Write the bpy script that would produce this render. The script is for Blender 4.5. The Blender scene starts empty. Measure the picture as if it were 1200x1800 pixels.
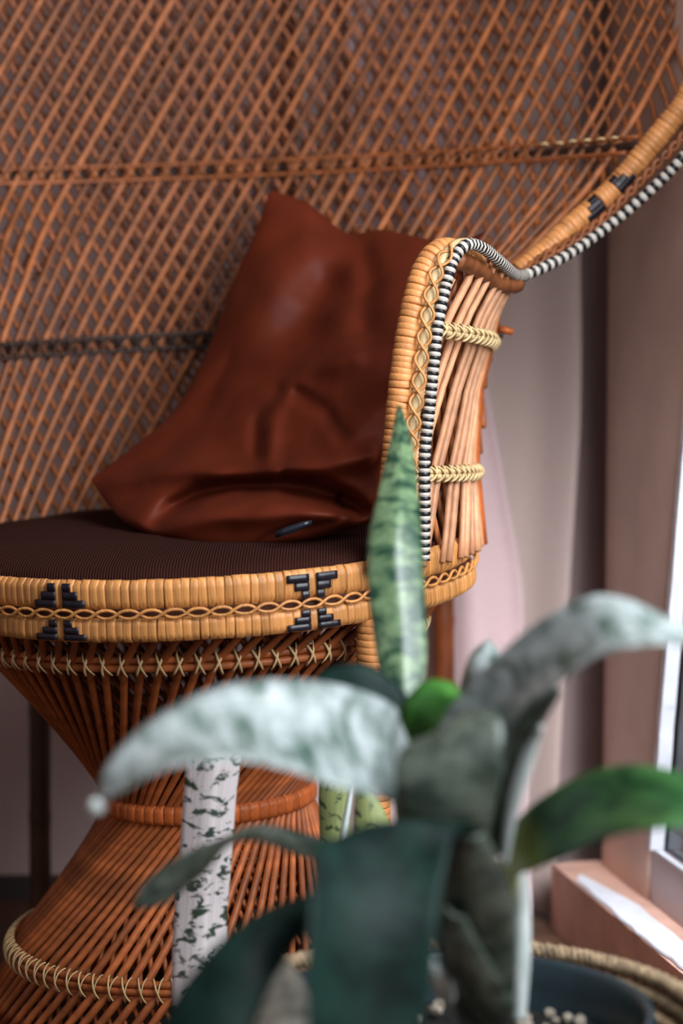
import bpy, bmesh, math, random
from mathutils import Vector, Matrix, noise
random.seed(7)
sc = bpy.context.scene
COL = sc.collection
PI = math.pi
F = 4250.0                      # focal length in pixels of a 1200x1800 frame
HZ, CH = 450.0, 0.72            # horizon row, camera height

# ------------------------------------------------------------------ camera, world, lights, exposure
cam = bpy.data.cameras.new('camera')
camo = bpy.data.objects.new('camera', cam); COL.objects.link(camo)
camo.location = (0, 0, CH); camo.rotation_euler = (PI/2, 0, 0)
cam.sensor_fit = 'VERTICAL'; cam.sensor_height = 36; cam.sensor_width = 24
cam.lens = F/1800*36; cam.shift_y = -(900-HZ)/1800
cam.clip_start = 0.05
cam.dof.use_dof = True; cam.dof.focus_distance = 2.08; cam.dof.aperture_fstop = 2.9
sc.camera = camo
w = bpy.data.worlds.new('world'); sc.world = w; w.use_nodes = True
bg = w.node_tree.nodes['Background']
bg.inputs[0].default_value = (0.78, 0.82, 0.90, 1); bg.inputs[1].default_value = 0.20

def area(name, loc, target, sx, sy, power, col, spread=180):
    l = bpy.data.lights.new(name, 'AREA'); l.shape = 'RECTANGLE'; l.size = sx; l.size_y = sy
    l.energy = power; l.color = col; l.spread = math.radians(spread)
    o = bpy.data.objects.new(name, l); COL.objects.link(o)
    o.location = loc
    o.rotation_euler = (Vector(target)-Vector(loc)).to_track_quat('-Z', 'Y').to_euler()
    return o
area('assumed_window_light', (0.64, 1.22, 1.25), (-0.05, 2.2, 0.55), 0.8, 1.3, 42, (0.90, 0.95, 1.0))  # key light from an assumed window right of the frame; none is built
area('room_fill', (-1.55, -0.60, 1.50), (0.15, 2.4, 0.6), 1.6, 1.6, 8, (1.0, 0.95, 0.90))  # added fill lamp behind the camera, brightens the jamb and curtain side
area('added_ledge_fill', (0.42, 1.95, 0.62), (0.26, 2.42, 0.07), 0.16, 0.4, 2.6, (0.88, 0.93, 1.0), 75)  # added fill lamp by the dark door, brightens the white ledge top
sc.view_settings.view_transform = 'Standard'; sc.view_settings.look = 'None'
sc.view_settings.gamma = 1; sc.view_settings.use_curve_mapping = False
sc.view_settings.exposure = 0.0

# ------------------------------------------------------------------ helpers
def lin(r, g, b):
    f = lambda c: (c/255/12.92) if c/255 <= .04045 else ((c/255+.055)/1.055)**2.4
    return (f(r), f(g), f(b), 1)

def P(px, py, Y):
    return Vector(((px-600)*Y/F, Y, CH-(py-HZ)*Y/F))

def interp(tab, z):
    if z <= tab[0][0]: return tab[0][1]
    for (a, b), (c, d) in zip(tab, tab[1:]):
        if z <= c: return b+(d-b)*(z-a)/(c-a)
    return tab[-1][1]

def catmull(pts, n):
    """n points along a Catmull-Rom through pts (Vectors or tuples), evenly by chord"""
    pts = [Vector(p) for p in pts]
    if len(pts) == 2: return [pts[0].lerp(pts[1], i/(n-1)) for i in range(n)]
    d = [0.0]
    for a, b in zip(pts, pts[1:]): d.append(d[-1]+max((b-a).length, 1e-6))
    out = []
    for i in range(n):
        s = d[-1]*i/(n-1); k = 0
        while k < len(pts)-2 and d[k+1] < s: k += 1
        t = min(1, max(0, (s-d[k])/(d[k+1]-d[k])))
        p1, p2 = pts[k], pts[k+1]
        p0 = pts[k-1] if k else p1*2-p2
        p3 = pts[k+2] if k+2 < len(pts) else p2*2-p1
        out.append(0.5*((2*p1)+(p2-p0)*t+(2*p0-5*p1+4*p2-p3)*t*t+(3*p1-p0-3*p2+p3)*t**3))
    return out

def mesh_of(name, verts, faces, uvs=None, mats=None, fmat=None, smooth=True):
    me = bpy.data.meshes.new(name)
    me.from_pydata([tuple(v) for v in verts], [], faces)
    if uvs:
        ul = me.uv_layers.new(name='UVMap')
        for l in me.loops: ul.data[l.index].uv = uvs[l.vertex_index]
    for m in mats or []: me.materials.append(m)
    if fmat:
        for p, k in zip(me.polygons, fmat): p.material_index = k
    if smooth:
        for p in me.polygons: p.use_smooth = True
    me.update()
    return me

def fixn(me):
    bm = bmesh.new(); bm.from_mesh(me)
    bmesh.ops.recalc_face_normals(bm, faces=bm.faces[:]); bm.to_mesh(me); bm.free()
    return me

def link(name, me, parent=None, mat=None, M=None):
    o = bpy.data.objects.new(name, me); COL.objects.link(o)
    if mat and not me.materials: me.materials.append(mat)
    if parent: o.parent = parent
    if M is not None: o.matrix_local = M
    return o

def tag(o, label=None, cat=None, group=None, kind=None):
    if label: o['label'] = label
    if cat: o['category'] = cat
    if group: o['group'] = group
    if kind: o['kind'] = kind
    return o

def empty(name, loc, label, cat, group=None):
    o = bpy.data.objects.new(name, None); COL.objects.link(o); o.location = loc
    o.empty_display_size = .05
    return tag(o, label, cat, group)

def frames(pts, closed=False):
    n = len(pts); T = []
    for i in range(n):
        a = pts[(i-1) % n] if (closed or i) else pts[0]
        b = pts[(i+1) % n] if (closed or i < n-1) else pts[-1]
        t = (b-a); T.append(t.normalized() if t.length > 1e-9 else Vector((0, 0, 1)))
    ref = Vector((0, 0, 1)) if abs(T[0].z) < .9 else Vector((0, 1, 0))
    N = [(ref-T[0]*ref.dot(T[0])).normalized()]
    for i in range(1, n):
        v = N[-1]-T[i]*N[-1].dot(T[i])
        N.append(v.normalized())
    return T, N

def tube(pts, rad, sides=6, closed=False, flat=1.0, cap=True, fmat_fn=None):
    """verts, faces of a swept tube; rad a number or a function of the index; flat squashes across N"""
    pts = [Vector(p) for p in pts]; n = len(pts)
    T, N = frames(pts, closed); V = []; Fc = []; FM = []
    for i in range(n):
        B = T[i].cross(N[i]); r = rad(i) if callable(rad) else rad
        for k in range(sides):
            a = 2*PI*k/sides
            V.append(pts[i]+N[i]*(r*flat*math.cos(a))+B*(r*math.sin(a)))
    m = n if closed else n-1
    for i in range(m):
        for k in range(sides):
            a = i*sides+k; b = i*sides+(k+1) % sides
            c = ((i+1) % n)*sides+(k+1) % sides; d = ((i+1) % n)*sides+k
            Fc.append((a, d, c, b)); FM.append(fmat_fn(i) if fmat_fn else 0)
    if cap and not closed:
        Fc.append(tuple(range(sides))); FM.append(0)
        Fc.append(tuple((n-1)*sides+k for k in reversed(range(sides)))); FM.append(fmat_fn(n-2) if fmat_fn else 0)
    return V, Fc, FM

class MB:
    def __init__(s): s.v = []; s.f = []; s.m = []
    def add(s, V, Fc, FM=None):
        o = len(s.v); s.v += [Vector(v) for v in V]; s.f += [tuple(i+o for i in f) for f in Fc]
        s.m += list(FM) if FM else [0]*len(Fc); return s
    def tube(s, *a, **k): return s.add(*tube(*a, **k))
    def box(s, c, d, R=None):
        c = Vector(c); V = []
        for x in (-1, 1):
            for y in (-1, 1):
                for z in (-1, 1):
                    p = Vector((x*d[0]/2, y*d[1]/2, z*d[2]/2)); V.append(c+(R @ p if R else p))
        return s.add(V, [(0, 1, 3, 2), (4, 6, 7, 5), (0, 4, 5, 1), (2, 3, 7, 6), (0, 2, 6, 4), (1, 5, 7, 3)])
    def mesh(s, name, mats, smooth=True):
        return fixn(mesh_of(name, s.v, s.f, None, mats, s.m, smooth))

def ring(R, z, n=96, x=0, y=0): return [Vector((x+R*math.sin(2*PI*i/n), y-R*math.cos(2*PI*i/n), z)) for i in range(n)]
def lathe(prof, n=64):
    V = []; Fc = []
    for r, z in prof:
        for k in range(n):
            a = 2*PI*k/n; V.append(Vector((r*math.cos(a), r*math.sin(a), z)))
    for i in range(len(prof)-1):
        for k in range(n):
            Fc.append((i*n+k, i*n+(k+1) % n, (i+1)*n+(k+1) % n, (i+1)*n+k))
    return V, Fc

# ------------------------------------------------------------------ materials
def new_mat(name):
    m = bpy.data.materials.new(name); m.use_nodes = True
    nt = m.node_tree; return m, nt, nt.nodes['Principled BSDF']

def node(nt, t, **kw):
    n = nt.nodes.new(t)
    for k, v in kw.items():
        if k in n.inputs: n.inputs[k].default_value = v
        else: setattr(n, k, v)
    return n

def ramp(nt, stops):
    r = nt.nodes.new('ShaderNodeValToRGB'); e = r.color_ramp.elements
    while len(e) < len(stops): e.new(.5)
    for k, (p, c) in enumerate(stops): e[k].position = p; e[k].color = c
    return r

def mix(nt, a, b, fac, mode='MIX'):
    n = nt.nodes.new('ShaderNodeMix'); n.data_type = 'RGBA'; n.blend_type = mode
    for s, v in ((n.inputs[0], fac), (n.inputs[6], a), (n.inputs[7], b)):
        if isinstance(v, (int, float, tuple)): s.default_value = v
        else: nt.links.new(v, s)
    return n.outputs[2]

def plain(name, c, rough=.6, var=.15, scale=40, bump=.2, coord='Object', stretch=(1, 1, 1), spec=.4, dist=.002):
    """a colour with noise grain, per-object variation and fine relief"""
    m, nt, b = new_mat(name)
    tc = node(nt, 'ShaderNodeTexCoord'); mp = node(nt, 'ShaderNodeMapping'); mp.inputs['Scale'].default_value = stretch
    nt.links.new(tc.outputs[coord], mp.inputs[0])
    nz = node(nt, 'ShaderNodeTexNoise', Scale=scale, Detail=4.0)
    nt.links.new(mp.outputs[0], nz.inputs['Vector'])
    dark = tuple(x*(1-var*1.6) for x in c[:3])+(1,); light = tuple(min(1, x*(1+var)) for x in c[:3])+(1,)
    r = ramp(nt, [(.3, dark), (.7, light)]); nt.links.new(nz.outputs['Fac'], r.inputs[0])
    oi = node(nt, 'ShaderNodeObjectInfo')
    rr = ramp(nt, [(0, (1-var*1.7,)*3+(1,)), (1, (1+var*.6,)*3+(1,))]); nt.links.new(oi.outputs['Random'], rr.inputs[0])
    nt.links.new(mix(nt, r.outputs[0], rr.outputs[0], 1.0, 'MULTIPLY'), b.inputs['Base Color'])
    b.inputs['Roughness'].default_value = rough; b.inputs['Specular IOR Level'].default_value = spec
    if bump:
        bp = node(nt, 'ShaderNodeBump', Strength=bump, Distance=dist)
        nt.links.new(nz.outputs['Fac'], bp.inputs['Height']); nt.links.new(bp.outputs[0], b.inputs['Normal'])
    return m

CANE = plain('cane', lin(162, 94, 52), .5, .28, 60, .3)
CANE_D = plain('cane_shaded', lin(142, 78, 40), .5, .25, 60, .3)  # darker copy of the cane, shade on the back canes put into its colour
CANE_P = plain('pedestal_cane', lin(176, 95, 48), .5, .25, 70, .3)
WRAP = plain('cane_binding', lin(206, 140, 78), .42, .18, 260, .5, stretch=(1, 1, .08))
WRAP_E = plain('edge_binding', lin(206, 138, 80), .45, .14, 120, .4)
WRAP_O = plain('orange_binding', lin(190, 96, 42), .48, .16, 120, .4)
LASH = plain('pale_lashing', lin(214, 184, 134), .5, .12, 120, .2)
LASH_D = plain('dark_lashing', lin(62, 44, 36), .6, .2, 120, .2)
INLAY = plain('black_cane', lin(30, 26, 34), .35, .2, 120, .2)
FRAME = plain('dark_frame', lin(70, 36, 20), .7, .2, 60, .2)  # dark tone paints the shaded gap behind the rim braid
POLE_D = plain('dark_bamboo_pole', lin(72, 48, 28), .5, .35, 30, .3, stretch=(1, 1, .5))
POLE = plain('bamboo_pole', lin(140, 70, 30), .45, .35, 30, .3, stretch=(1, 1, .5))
PIPE_B = plain('piping_black', lin(24, 22, 26), .4, .1, 100, .1)
PIPE_W = plain('piping_white', lin(200, 190, 178), .45, .06, 100, .1)

# ------------------------------------------------------------------ the room
WALL = plain('wall_paint', lin(178, 154, 150), .85, .06, 6, .15)
FLOORM = plain('floor_wood', lin(84, 58, 44), .55, .3, 8, .2, stretch=(1, 12, 1))
BASEM = plain('baseboard_paint', lin(52, 42, 40), .6, .15, 12, .2)
JAMB = plain('jamb_paint', lin(212, 186, 172), .7, .06, 14, .3)
LEDGE_R = plain('ledge_riser', lin(200, 158, 140), .7, .12, 20, .4)
WHITEP = plain('white_peeling_paint', lin(226, 228, 236), .55, .08, 25, .8, dist=.004)
DARKD = plain('dark_door', lin(34, 32, 36), .3, .15, 20, .1)

def structure(name, mb, mat, smooth=False):
    o = link(name, mb.mesh(name, [mat], smooth)); o['kind'] = 'structure'; return o

structure('floor', MB().box((-.4, 1.6, -.02), (3.6, 3.4, .04)), FLOORM)
structure('wall_back', MB().box((-.6, 2.745, 1.2), (2.4, .05, 2.48)), WALL)
structure('ceiling', MB().box((-.6, 1.4, 2.45), (2.5, 2.9, .04)), WALL)
structure('wall_left', MB().box((-1.83, 1.4, 1.2), (.06, 2.8, 2.48)), WALL)
structure('baseboard_back', MB().box((-.85, 2.71, .012), (1.9, .02, .024)), BASEM)

# right wall: runs back along DV; N points out of the room
DV = Vector((-.21, 1, 0)).normalized(); NV = Vector((DV.y, -DV.x, 0))
LA = Vector((.2287, 2.57, 0))           # where the riser meets the curtain corner
def W(s, n, z): p = LA-DV*s+NV*n; return Vector((p.x, p.y, z))   # s towards the camera, n outwards

def prism(path, z0, z1):
    """closed polygon of (s,n) raised from z0 to z1"""
    mb = MB(); k = len(path)
    V = [W(s, n, z0) for s, n in path]+[W(s, n, z1) for s, n in path]
    mb.add(V, [tuple(range(k)), tuple(range(k, 2*k))]+[(i, (i+1) % k, k+(i+1) % k, k+i) for i in range(k)])
    return mb
# threshold ledge with a brown riser and a white, chipped top
structure('trim_1', prism([(-.02, 0), (1.6, 0), (1.6, .075), (-.02, .075)], 0, .070), LEDGE_R)
mb = MB(); nseg = 60; V = []; Fc = []
for i in range(nseg+1):
    s = .045+1.3*i/nseg
    n0 = .0018+.004*noise.noise((s*23, 1.3, 0))+.003*noise.noise((s*90, 4.3, 0))
    n1 = .014+.018*min(1, i/6)+.002*noise.noise((s*16, 8.3, 0))
    if i == 0: n0 = n1-.004
    for n, z in ((n0, .0715), (n0+.001, .0735), (n1, .0735), (n1, .0705)): V.append(W(s, n, z))
for i in range(nseg):
    for k in range(3): Fc.append((i*4+k, i*4+k+1, i*4+k+5, i*4+k+4))
    Fc.append((i*4+3, i*4, i*4+4, i*4+7))
Fc += [(0, 1, 2, 3), tuple(nseg*4+k for k in range(4))]
structure('trim_2', mb.add(V, Fc), WHITEP)
# jamb: rounded pilaster that turns away into the corner, its near edge leaning
def jamb_edge(z): return .16+.235*(z-.14)
mb = MB(); V = []; Fc = []; zs = [.068, .14, .22, .35, .565, .8, 1.1, 1.6, 2.4]; prof = []
NP = 18
for z in zs:
    e = jamb_edge(z)
    for k in range(NP):
        t = k/(NP-1)
        s = -.065+(e+.065)*t
        n = .050+.030*(1-min(1, t/.40))**2
        V.append(W(s, n, z))
    V.append(W(e, .17, z)); V.append(W(-.065, .22, z))
K = NP+2
for i in range(len(zs)-1):
    for k in range(K): Fc.append((i*K+k, i*K+(k+1) % K, (i+1)*K+(k+1) % K, (i+1)*K+k))
Fc += [tuple(range(K)), tuple((len(zs)-1)*K+k for k in range(K))]
structure('wall_right', mb.add(V, Fc), JAMB, True)
# white paint lip down the near edge of the jamb
V = []; Fc = []; n = 60
for i in range(n+1):
    z = .126+1.5*i/n; e = jamb_edge(z); j = .0025*noise.noise((z*55, 2, 0))
    for s, nn in ((e-.003, .047), (e+.011+j, .046), (e+.012+j, .060), (e-.003, .060)): V.append(W(s, nn, z))
for i in range(n):
    for k in range(4): Fc.append((i*4+k, i*4+(k+1) % 4, i*4+4+(k+1) % 4, i*4+4+k))
Fc += [(0, 1, 2, 3), tuple(n*4+k for k in range(4))]
structure('trim_3', MB().add(V, Fc), WHITEP)
# low wall below the glazed door and the dark door leaf
structure('trim_4', prism([(jamb_edge(.124)-.002, .052), (1.6, .052), (1.6, .075), (jamb_edge(.124)-.002, .075)], .071, .124), plain('low_wall_paint', lin(190, 176, 176), .6, .06, 14, .3))
structure('trim_5', prism([(.172, .051), (1.6, .051), (1.6, .057), (.172, .057)], .124, .1265), WHITEP)
dm = prism([(.165, .0625), (.70, .0625), (.70, .12), (.165, .12)], .150, 2.1)
structure('door_1', dm, DARKD)
gm, nt, b = new_mat('door_glass'); b.inputs['Base Color'].default_value = lin(40, 52, 66); b.inputs['Roughness'].default_value = .12
structure('door_2', prism([(.165, .062), (.70, .062), (.70, .084), (.165, .084)], .125, .150), gm)

# curtain behind the chair: a grey panel and a pinker one in front of it
def curtain(name, pts, mat, label, th=.003):
    """pts: rows of (z, [(x, y), ...])"""
    m = len(pts[0][1]); V = []; Fc = []; k = len(pts)
    for z, row in pts:
        for x, y in row: V.append(Vector((x, y, z)))
    for z, row in pts:
        for x, y in row: V.append(Vector((x, y+th, z)))
    o = k*m
    for i in range(k-1):
        for j in range(m-1):
            a = i*m+j; Fc.append((a, a+1, a+m+1, a+m)); Fc.append((o+a, o+a+m, o+a+m+1, o+a+1))
    bd = list(range(m))+[i*m+m-1 for i in range(1, k)]+[(k-1)*m+j for j in range(m-2, -1, -1)]+[i*m for i in range(k-2, 0, -1)]
    for a, b2 in zip(bd, bd[1:]+bd[:1]): Fc.append((a, o+a, o+b2, b2))
    o2 = link(name, fixn(mesh_of(name, V, Fc, None, [mat]))); tag(o2, label, 'curtain'); return o2
CUR1 = plain('curtain_grey', lin(196, 174, 166), .9, .04, 300, .2)
CUR2 = plain('curtain_pink', lin(212, 184, 184), .9, .04, 300, .2)
rows = []
for i in range(40):
    z = .006+1.6*i/39
    py = HZ+(CH-z)*F/2.63
    re = interp([(300, 1018), (600, 1022), (750, 1020), (1000, 1003), (1350, 983), (1650, 972)], py)
    row = []
    for j in range(40):
        t = j/39; px = 520+(re-520)*t
        y = 2.632+.012*math.sin(t*17+.4*z)+.010*math.sin(t*7+1)*(1-t)
        row.append(((px-600)*y/F, y))
    rows.append((z, row))
curtain('curtain', rows, CUR1, 'long grey curtain hanging to the floor beside the window jamb')
rows = []
for i in range(40):
    z = .012+1.1*i/39
    py = HZ+(CH-z)*F/2.59
    re = interp([(300, 800), (450, 820), (600, 842), (1030, 919), (1160, 921), (1600, 935)], py)
    row = []
    for j in range(24):
        t = j/23; px = re-190+190*t
        y = 2.598+.010*math.sin(t*9)+.006*math.cos(t*4)
        row.append(((px-600)*y/F, y))
    rows.append((z, row))
curtain('curtain', rows, CUR2, 'pinkish curtain fold in front of the grey one, behind the armrest')

# ------------------------------------------------------------------ the peacock chair
CX, CY = -.12, 2.25
chair = empty('peacock_chair', (CX, CY, 0), 'woven rattan peacock chair with a flared back and hourglass pedestal', 'chair')
C0 = Vector((CX, CY, 0))
def tiltm(xdeg, ydeg, zp):
    T = Matrix.Translation((0, 0, zp))
    return T @ Matrix.Rotation(math.radians(ydeg), 4, 'Y') @ Matrix.Rotation(math.radians(xdeg), 4, 'X') @ T.inverted()
TP = tiltm(0, -2.3, .10)        # pedestal
TS = tiltm(1.2, -2.6, .25)      # seat
def RZ(d): return Matrix.Rotation(math.radians(d), 4, 'Z')
def cyl(R, th, z): t = math.radians(th); return Vector((R*math.sin(t), -R*math.cos(t), z))

# --- pedestal
ZT, ZC, ZN, ZL, ZB = .412, .376, .221, .0916, .036
RT, RC, RN, RL, RB = .236, .206, .0905, .184, .212
def cross_lash(h, wd, r, mat, d=.006):
    mb = MB()
    for s in (-1, 1):
        pts = []
        for i in range(7):
            t = -1+2*i/6; pts.append(Vector((s*t*wd/2, -d*(1-t*t)*1.0, t*h/2)))
        mb.tube(pts, r, 5, flat=.7)
    return mb.mesh('lashing', [mat])
def lash_loop(h, wd, r, mat, d=.006):
    """a slanted wrap going round a hoop, seen as a bowed diagonal"""
    mb = MB(); pts = []
    for i in range(9):
        a = PI*(i/8)
        pts.append(Vector((wd*(i/8-.5), -d*math.sin(a), h/2*math.cos(a))))
    mb.tube(pts, r, 5, flat=.8); return mb.mesh('lashing', [mat])

mb = MB()
for dz in (-.0035, .0035): mb.tube(ring(RC+.001, ZC+dz, 96), .0036, 6, closed=True)
ped = link('pedestal', mb.mesh('pedestal', [CANE_P]), chair, None, TP)
NPED = 80
def pedcane(sgn, dr, r):
    pts = []
    ks = [(ZT, RT, 46), (ZC, RC, 39), (ZN, RN, 0), (ZL, RL, -38), (ZB, RB, -50)]
    P3 = [cyl(R+dr, sgn*a, z) for z, R, a in ks]
    for a, b2 in zip(P3, P3[1:]):
        for i in range(3): pts.append(a.lerp(b2, i/3))
    pts.append(P3[-1])
    V, Fc, FM = tube(pts, r, 5)
    return fixn(mesh_of('pedestal_cane', V, Fc, None, [CANE_P]))
mo, mi = pedcane(1, 0, .0036), pedcane(-1, -.010, .0026)
for k in range(NPED):
    a = 360*k/NPED
    for me, off in ((mo, 0), (mi, 2.2)):
        link('pedestal_cane', me, ped, None, RZ(a+off+random.uniform(-.5, .5)))
xl = cross_lash(.020, .0085, .0013, LASH)
for k in range(NPED):
    link('lashing', xl, ped, None, RZ(360*k/NPED+39) @ Matrix.Translation((0, -(RC+.0015), ZC)) @ Matrix.Rotation(math.radians(random.uniform(-9, 9)), 4, 'Y'))

def wrap_mesh(name, wd, h, th, mat, seg=5, vs=6, creases=True):
    """one flat cane wrap: convex strip standing up, outer face towards -y"""
    V = []; Fc = []
    for j in range(vs+1):
        v = -1+2*j/vs
        zz = h/2*v*(1.0 if abs(v) < .99 else 1.0); dep = th*max(0, 1-abs(v)**5)**.5
        for i in range(seg+1):
            u = -1+2*i/seg
            V.append(Vector((u*wd/2, -(dep*(1-.10*u**6)) - (.00015*((i % 2)) if creases else 0), zz)))
    m = seg+1
    for j in range(vs):
        for i in range(seg): a = j*m+i; Fc.append((a, a+1, a+m+1, a+m))
    n0 = len(V)
    V += [Vector((-wd/2, .001, -h/2)), Vector((wd/2, .001, -h/2)), Vector((wd/2, .001, h/2)), Vector((-wd/2, .001, h/2))]
    Fc += [(n0, n0+1, n0+2, n0+3)]
    Fc.append(tuple([j*m for j in range(vs+1)]+[n0+3, n0])); Fc.append(tuple([j*m+seg for j in range(vs+1)]+[n0+2, n0+1]))
    return fixn(mesh_of(name, V, Fc, None, [mat]))

# waist ring
waist = link('waist_ring', MB().tube(ring(RN+.003, ZN, 64), .008, 8, closed=True).mesh('waist_ring', [WRAP_O]), chair, None, TP)
NW = 64; wm = wrap_mesh('waist_wrap', 2*PI*(RN+.010)/NW*1.02, .0195, .0075, WRAP_O)
for k in range(NW):
    link('waist_wrap', wm, waist, None, RZ(360*k/NW) @ Matrix.Translation((0, -(RN+.004), ZN)) @ Matrix.Rotation(math.radians(random.uniform(-4, 4)), 4, 'Y'))
# lower hoop with lashings
mb = MB()
for dz, dr in ((-.006, .002), (0, .0035), (.006, .002)): mb.tube(ring(RL+dr, ZL+dz, 96), .0036, 6, closed=True)
low = link('lower_hoop', mb.mesh('lower_hoop', [CANE_P]), chair, None, TP)
ll = lash_loop(.022, .011, .00085, LASH, .010)
ll2 = lash_loop(.022, -.006, .0008, LASH, .0096)
for k in range(NPED):
    for me in (ll, ll2):
        link('lashing', me, low, None, RZ(360*k/NPED-38) @ Matrix.Translation((0, -(RL-.001), ZL)) @ Matrix.Rotation(math.radians(random.uniform(-6, 6)), 4, 'Y'))
# base ring on the floor
base = link('base_ring', MB().tube(ring(RB-.002, .020, 96), .013, 8, closed=True).mesh('base_ring', [WRAP_O]), chair)
NBW = 110; wm = wrap_mesh('base_wrap', 2*PI*(RB+.010)/NBW*1.02, .038, .013, WRAP_O)
for k in range(NBW):
    link('base_wrap', wm, base, None, RZ(360*k/NBW) @ Matrix.Translation((0, -(RB), .0205)))

# --- seat
RS = .2525
def hollow(R0, R1, z0, z1, n=96):
    V, Fc = lathe([(R0, z0), (R1, z0), (R1, z1), (R0, z1), (R0, z0)], n); return V, Fc
mb = MB(); mb.add(*hollow(.236, .2475, .411, .456)); mb.add(*lathe([(.0, .446), (.237, .446), (.237, .440), (0, .440)], 64))
seat = link('seat_frame', mb.mesh('seat_frame', [FRAME]), chair, None, TS)
NR = 220
ZU, HU, ZD, HD = .4465, .025, .4175, .0205
wu = [wrap_mesh('rim_wrap', 2*PI*RS/NR*f, HU*g, .0056, WRAP) for f, g in ((1.02, 1), (1.06, 1.01), (.98, .995))]
wl = [wrap_mesh('rim_wrap', 2*PI*RS/NR*f, HD*g, .0056, WRAP) for f, g in ((1.02, 1), (1.06, 1.01), (.98, .99))]
for k in range(NR):
    a = 360*k/NR
    if a > 180: a -= 360
    if abs(a) > 104: continue
    for zz, ms in ((ZU, wu), (ZD, wl)):
        link('rim_wrap', random.choice(ms), seat, None, RZ(a+random.uniform(-.14, .14)) @ Matrix.Translation((0, -(.2466+random.uniform(-.0003, .0004)), zz+random.uniform(-.0003, .0003))) @ Matrix.Rotation(math.radians(random.gauss(0, 1.6)), 4, 'Y'))
# the back of the rim, out of sight, in one ridged piece
mb = MB()
for zz, h in ((ZU, HU), (ZD, HD)):
    pts = [cyl(.2475, 103+154*i/120, zz) for i in range(121)]
    mb.tube(pts, lambda i: h/2*(.97+.03*(i % 2)), 8)
tag(link('rim_binding', mb.mesh('rim_binding', [WRAP]), seat), kind='stuff')
# eye-shaped braid between the two bands
for ph in (0, PI):
    pts = []; n = 41*12
    for i in range(n):
        t = 2*PI*i/n; q = 41*t+ph
        pts.append(Vector(((RS+.0010+.0010*math.cos(q))*math.sin(t), -(RS+.0010+.0010*math.cos(q))*math.cos(t), (.4312+.0046*math.sin(q)*(1-.25*math.sin(q)**2)))))
    V, Fc, FM = tube(pts, .0014, 5, closed=True)
    link('braid', fixn(mesh_of('braid', V, Fc, None, [WRAP])), seat)
# black stepped inlays
def inlay(th0, th1, z0, z1, R=RS+.0012):
    V = []; Fc = []; n = 6
    for i in range(n+1):
        a = th0+(th1-th0)*i/n
        for r, z in ((R-.001, z0), (R+.0004, z0+.0004), (R+.0006, (z0+z1)/2), (R+.0004, z1-.0004), (R-.001, z1)): V.append(cyl(r, a, z))
    for i in range(n):
        for k in range(4): Fc.append((i*5+k, i*5+k+1, i*5+k+6, i*5+k+5))
        Fc.append((i*5+4, i*5, i*5+5, i*5+9))
    Fc += [tuple(range(5)), tuple(n*5+k for k in range(5))]
    link('black_inlay', fixn(mesh_of('black_inlay', V, Fc, None, [INLAY])), seat)
for th, zc, h, inv in ((-25.0, ZU, HU, 0), (-25.0, ZD, HD, 0), (24.5, ZU-.001, HU, 1), (24.5, ZD, HD, 0)):
    for s in (-1, 1):
        for k in range(3):
            kk = 2-k if not inv else k     # k=0 bottom row
            wd = (1.7, 3.1, 4.6)[kk] if not inv else (1.5, 2.9, 4.4)[kk]
            z0 = zc-h*.42+h*.28*k
            a0, a1 = sorted((th+s*.8, th+s*(.8+wd)))
            inlay(a0, a1, z0, z0+h*.278)

# --- the woven back: a bowl-shaped sheet, a = arc length from the middle, z = height
RTAB = [(.44, .25), (.6, .262), (.7014, .284), (.747, .364), (.7855, .447), (.8646, .565), (.95, .62), (1.05, .65), (1.3, .67)]
YTAB = [(.44, .250), (.6, .262), (.7014, .270), (.747, .275), (.7855, .285), (.8646, .290), (1.05, .305), (1.3, .34)]
ATAB = [(.44, .350), (.6, .365), (.69, .385), (.7014, .412), (.747, .429), (.7855, .4585), (.8646, .517), (.95, .56), (1.05, .585), (1.15, .585), (1.24, .51), (1.31, .36), (1.345, .17), (1.35, 0)]
def S(a, z, off=0):
    R = interp(RTAB, z); y = interp(YTAB, z); q = a/R
    return Vector(((R-off)*math.sin(q), y-R+(R-off)*math.cos(q), z))
LEAN = .56
def back_cane(a0, sgn, off, r, aedge=0.0, zt=1.34):
    pts = []; z = .445
    while z < zt:
        a = a0+sgn*LEAN*(z-.445)
        if abs(a) < interp(ATAB, z)+(.004 if z > .7 else 0)-aedge:
            fade = min(1, max(0, (interp(ATAB, z)-abs(a))/.12))
            pts.append(S(a, z, off if off > 0 else off*fade))
        elif pts: break
        z += .0125
    return pts if len(pts) > 3 else None
mb = MB()
def back_hoop(mb, z, off, r):
    pts = []
    e = interp(ATAB, z)
    for i in range(61):
        a = -e+2*e*i/60; p = S(a, z, off); p.z += .040*p.x; pts.append(p)
    mb.tube(pts, r, 5)
for z in (.803, .818): back_hoop(mb, z, .007, .0022)
back = link('back_panel', mb.mesh('back_panel', [CANE_D]), chair)
mb = MB()
for z in (.8105, .634): back_hoop(mb, z, -.006, .0042)  # upper hoop coloured dark to stand for the shaded gap behind the canes
for z in (.627, .641): back_hoop(mb, z, .007, .0026)
link('back_hoop', mb.mesh('back_hoop', [LASH_D]), back)
SP = .0192
rear = MB(); nf = 0
for sgn, off in ((1, .0035), (-1, -.0015)):
    for k in range(-48, 49):
        a0 = k*SP
        p = back_cane(a0+random.uniform(-.0028, .0028), sgn, off, 0)
        if p:
            rr = random.uniform(.0028, .0044) if sgn > 0 else random.uniform(.0025, .0033)
            V, Fc, FM = tube(p, rr, 5)
            link('weave_cane', fixn(mesh_of('weave_cane', V, Fc, None, [CANE if sgn > 0 else CANE_D])), back); nf += 1
        p = back_cane(a0+SP/2, sgn, -.019-.003*sgn, 0, .20)
        if p: rear.tube(p, .0021, 5)
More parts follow.
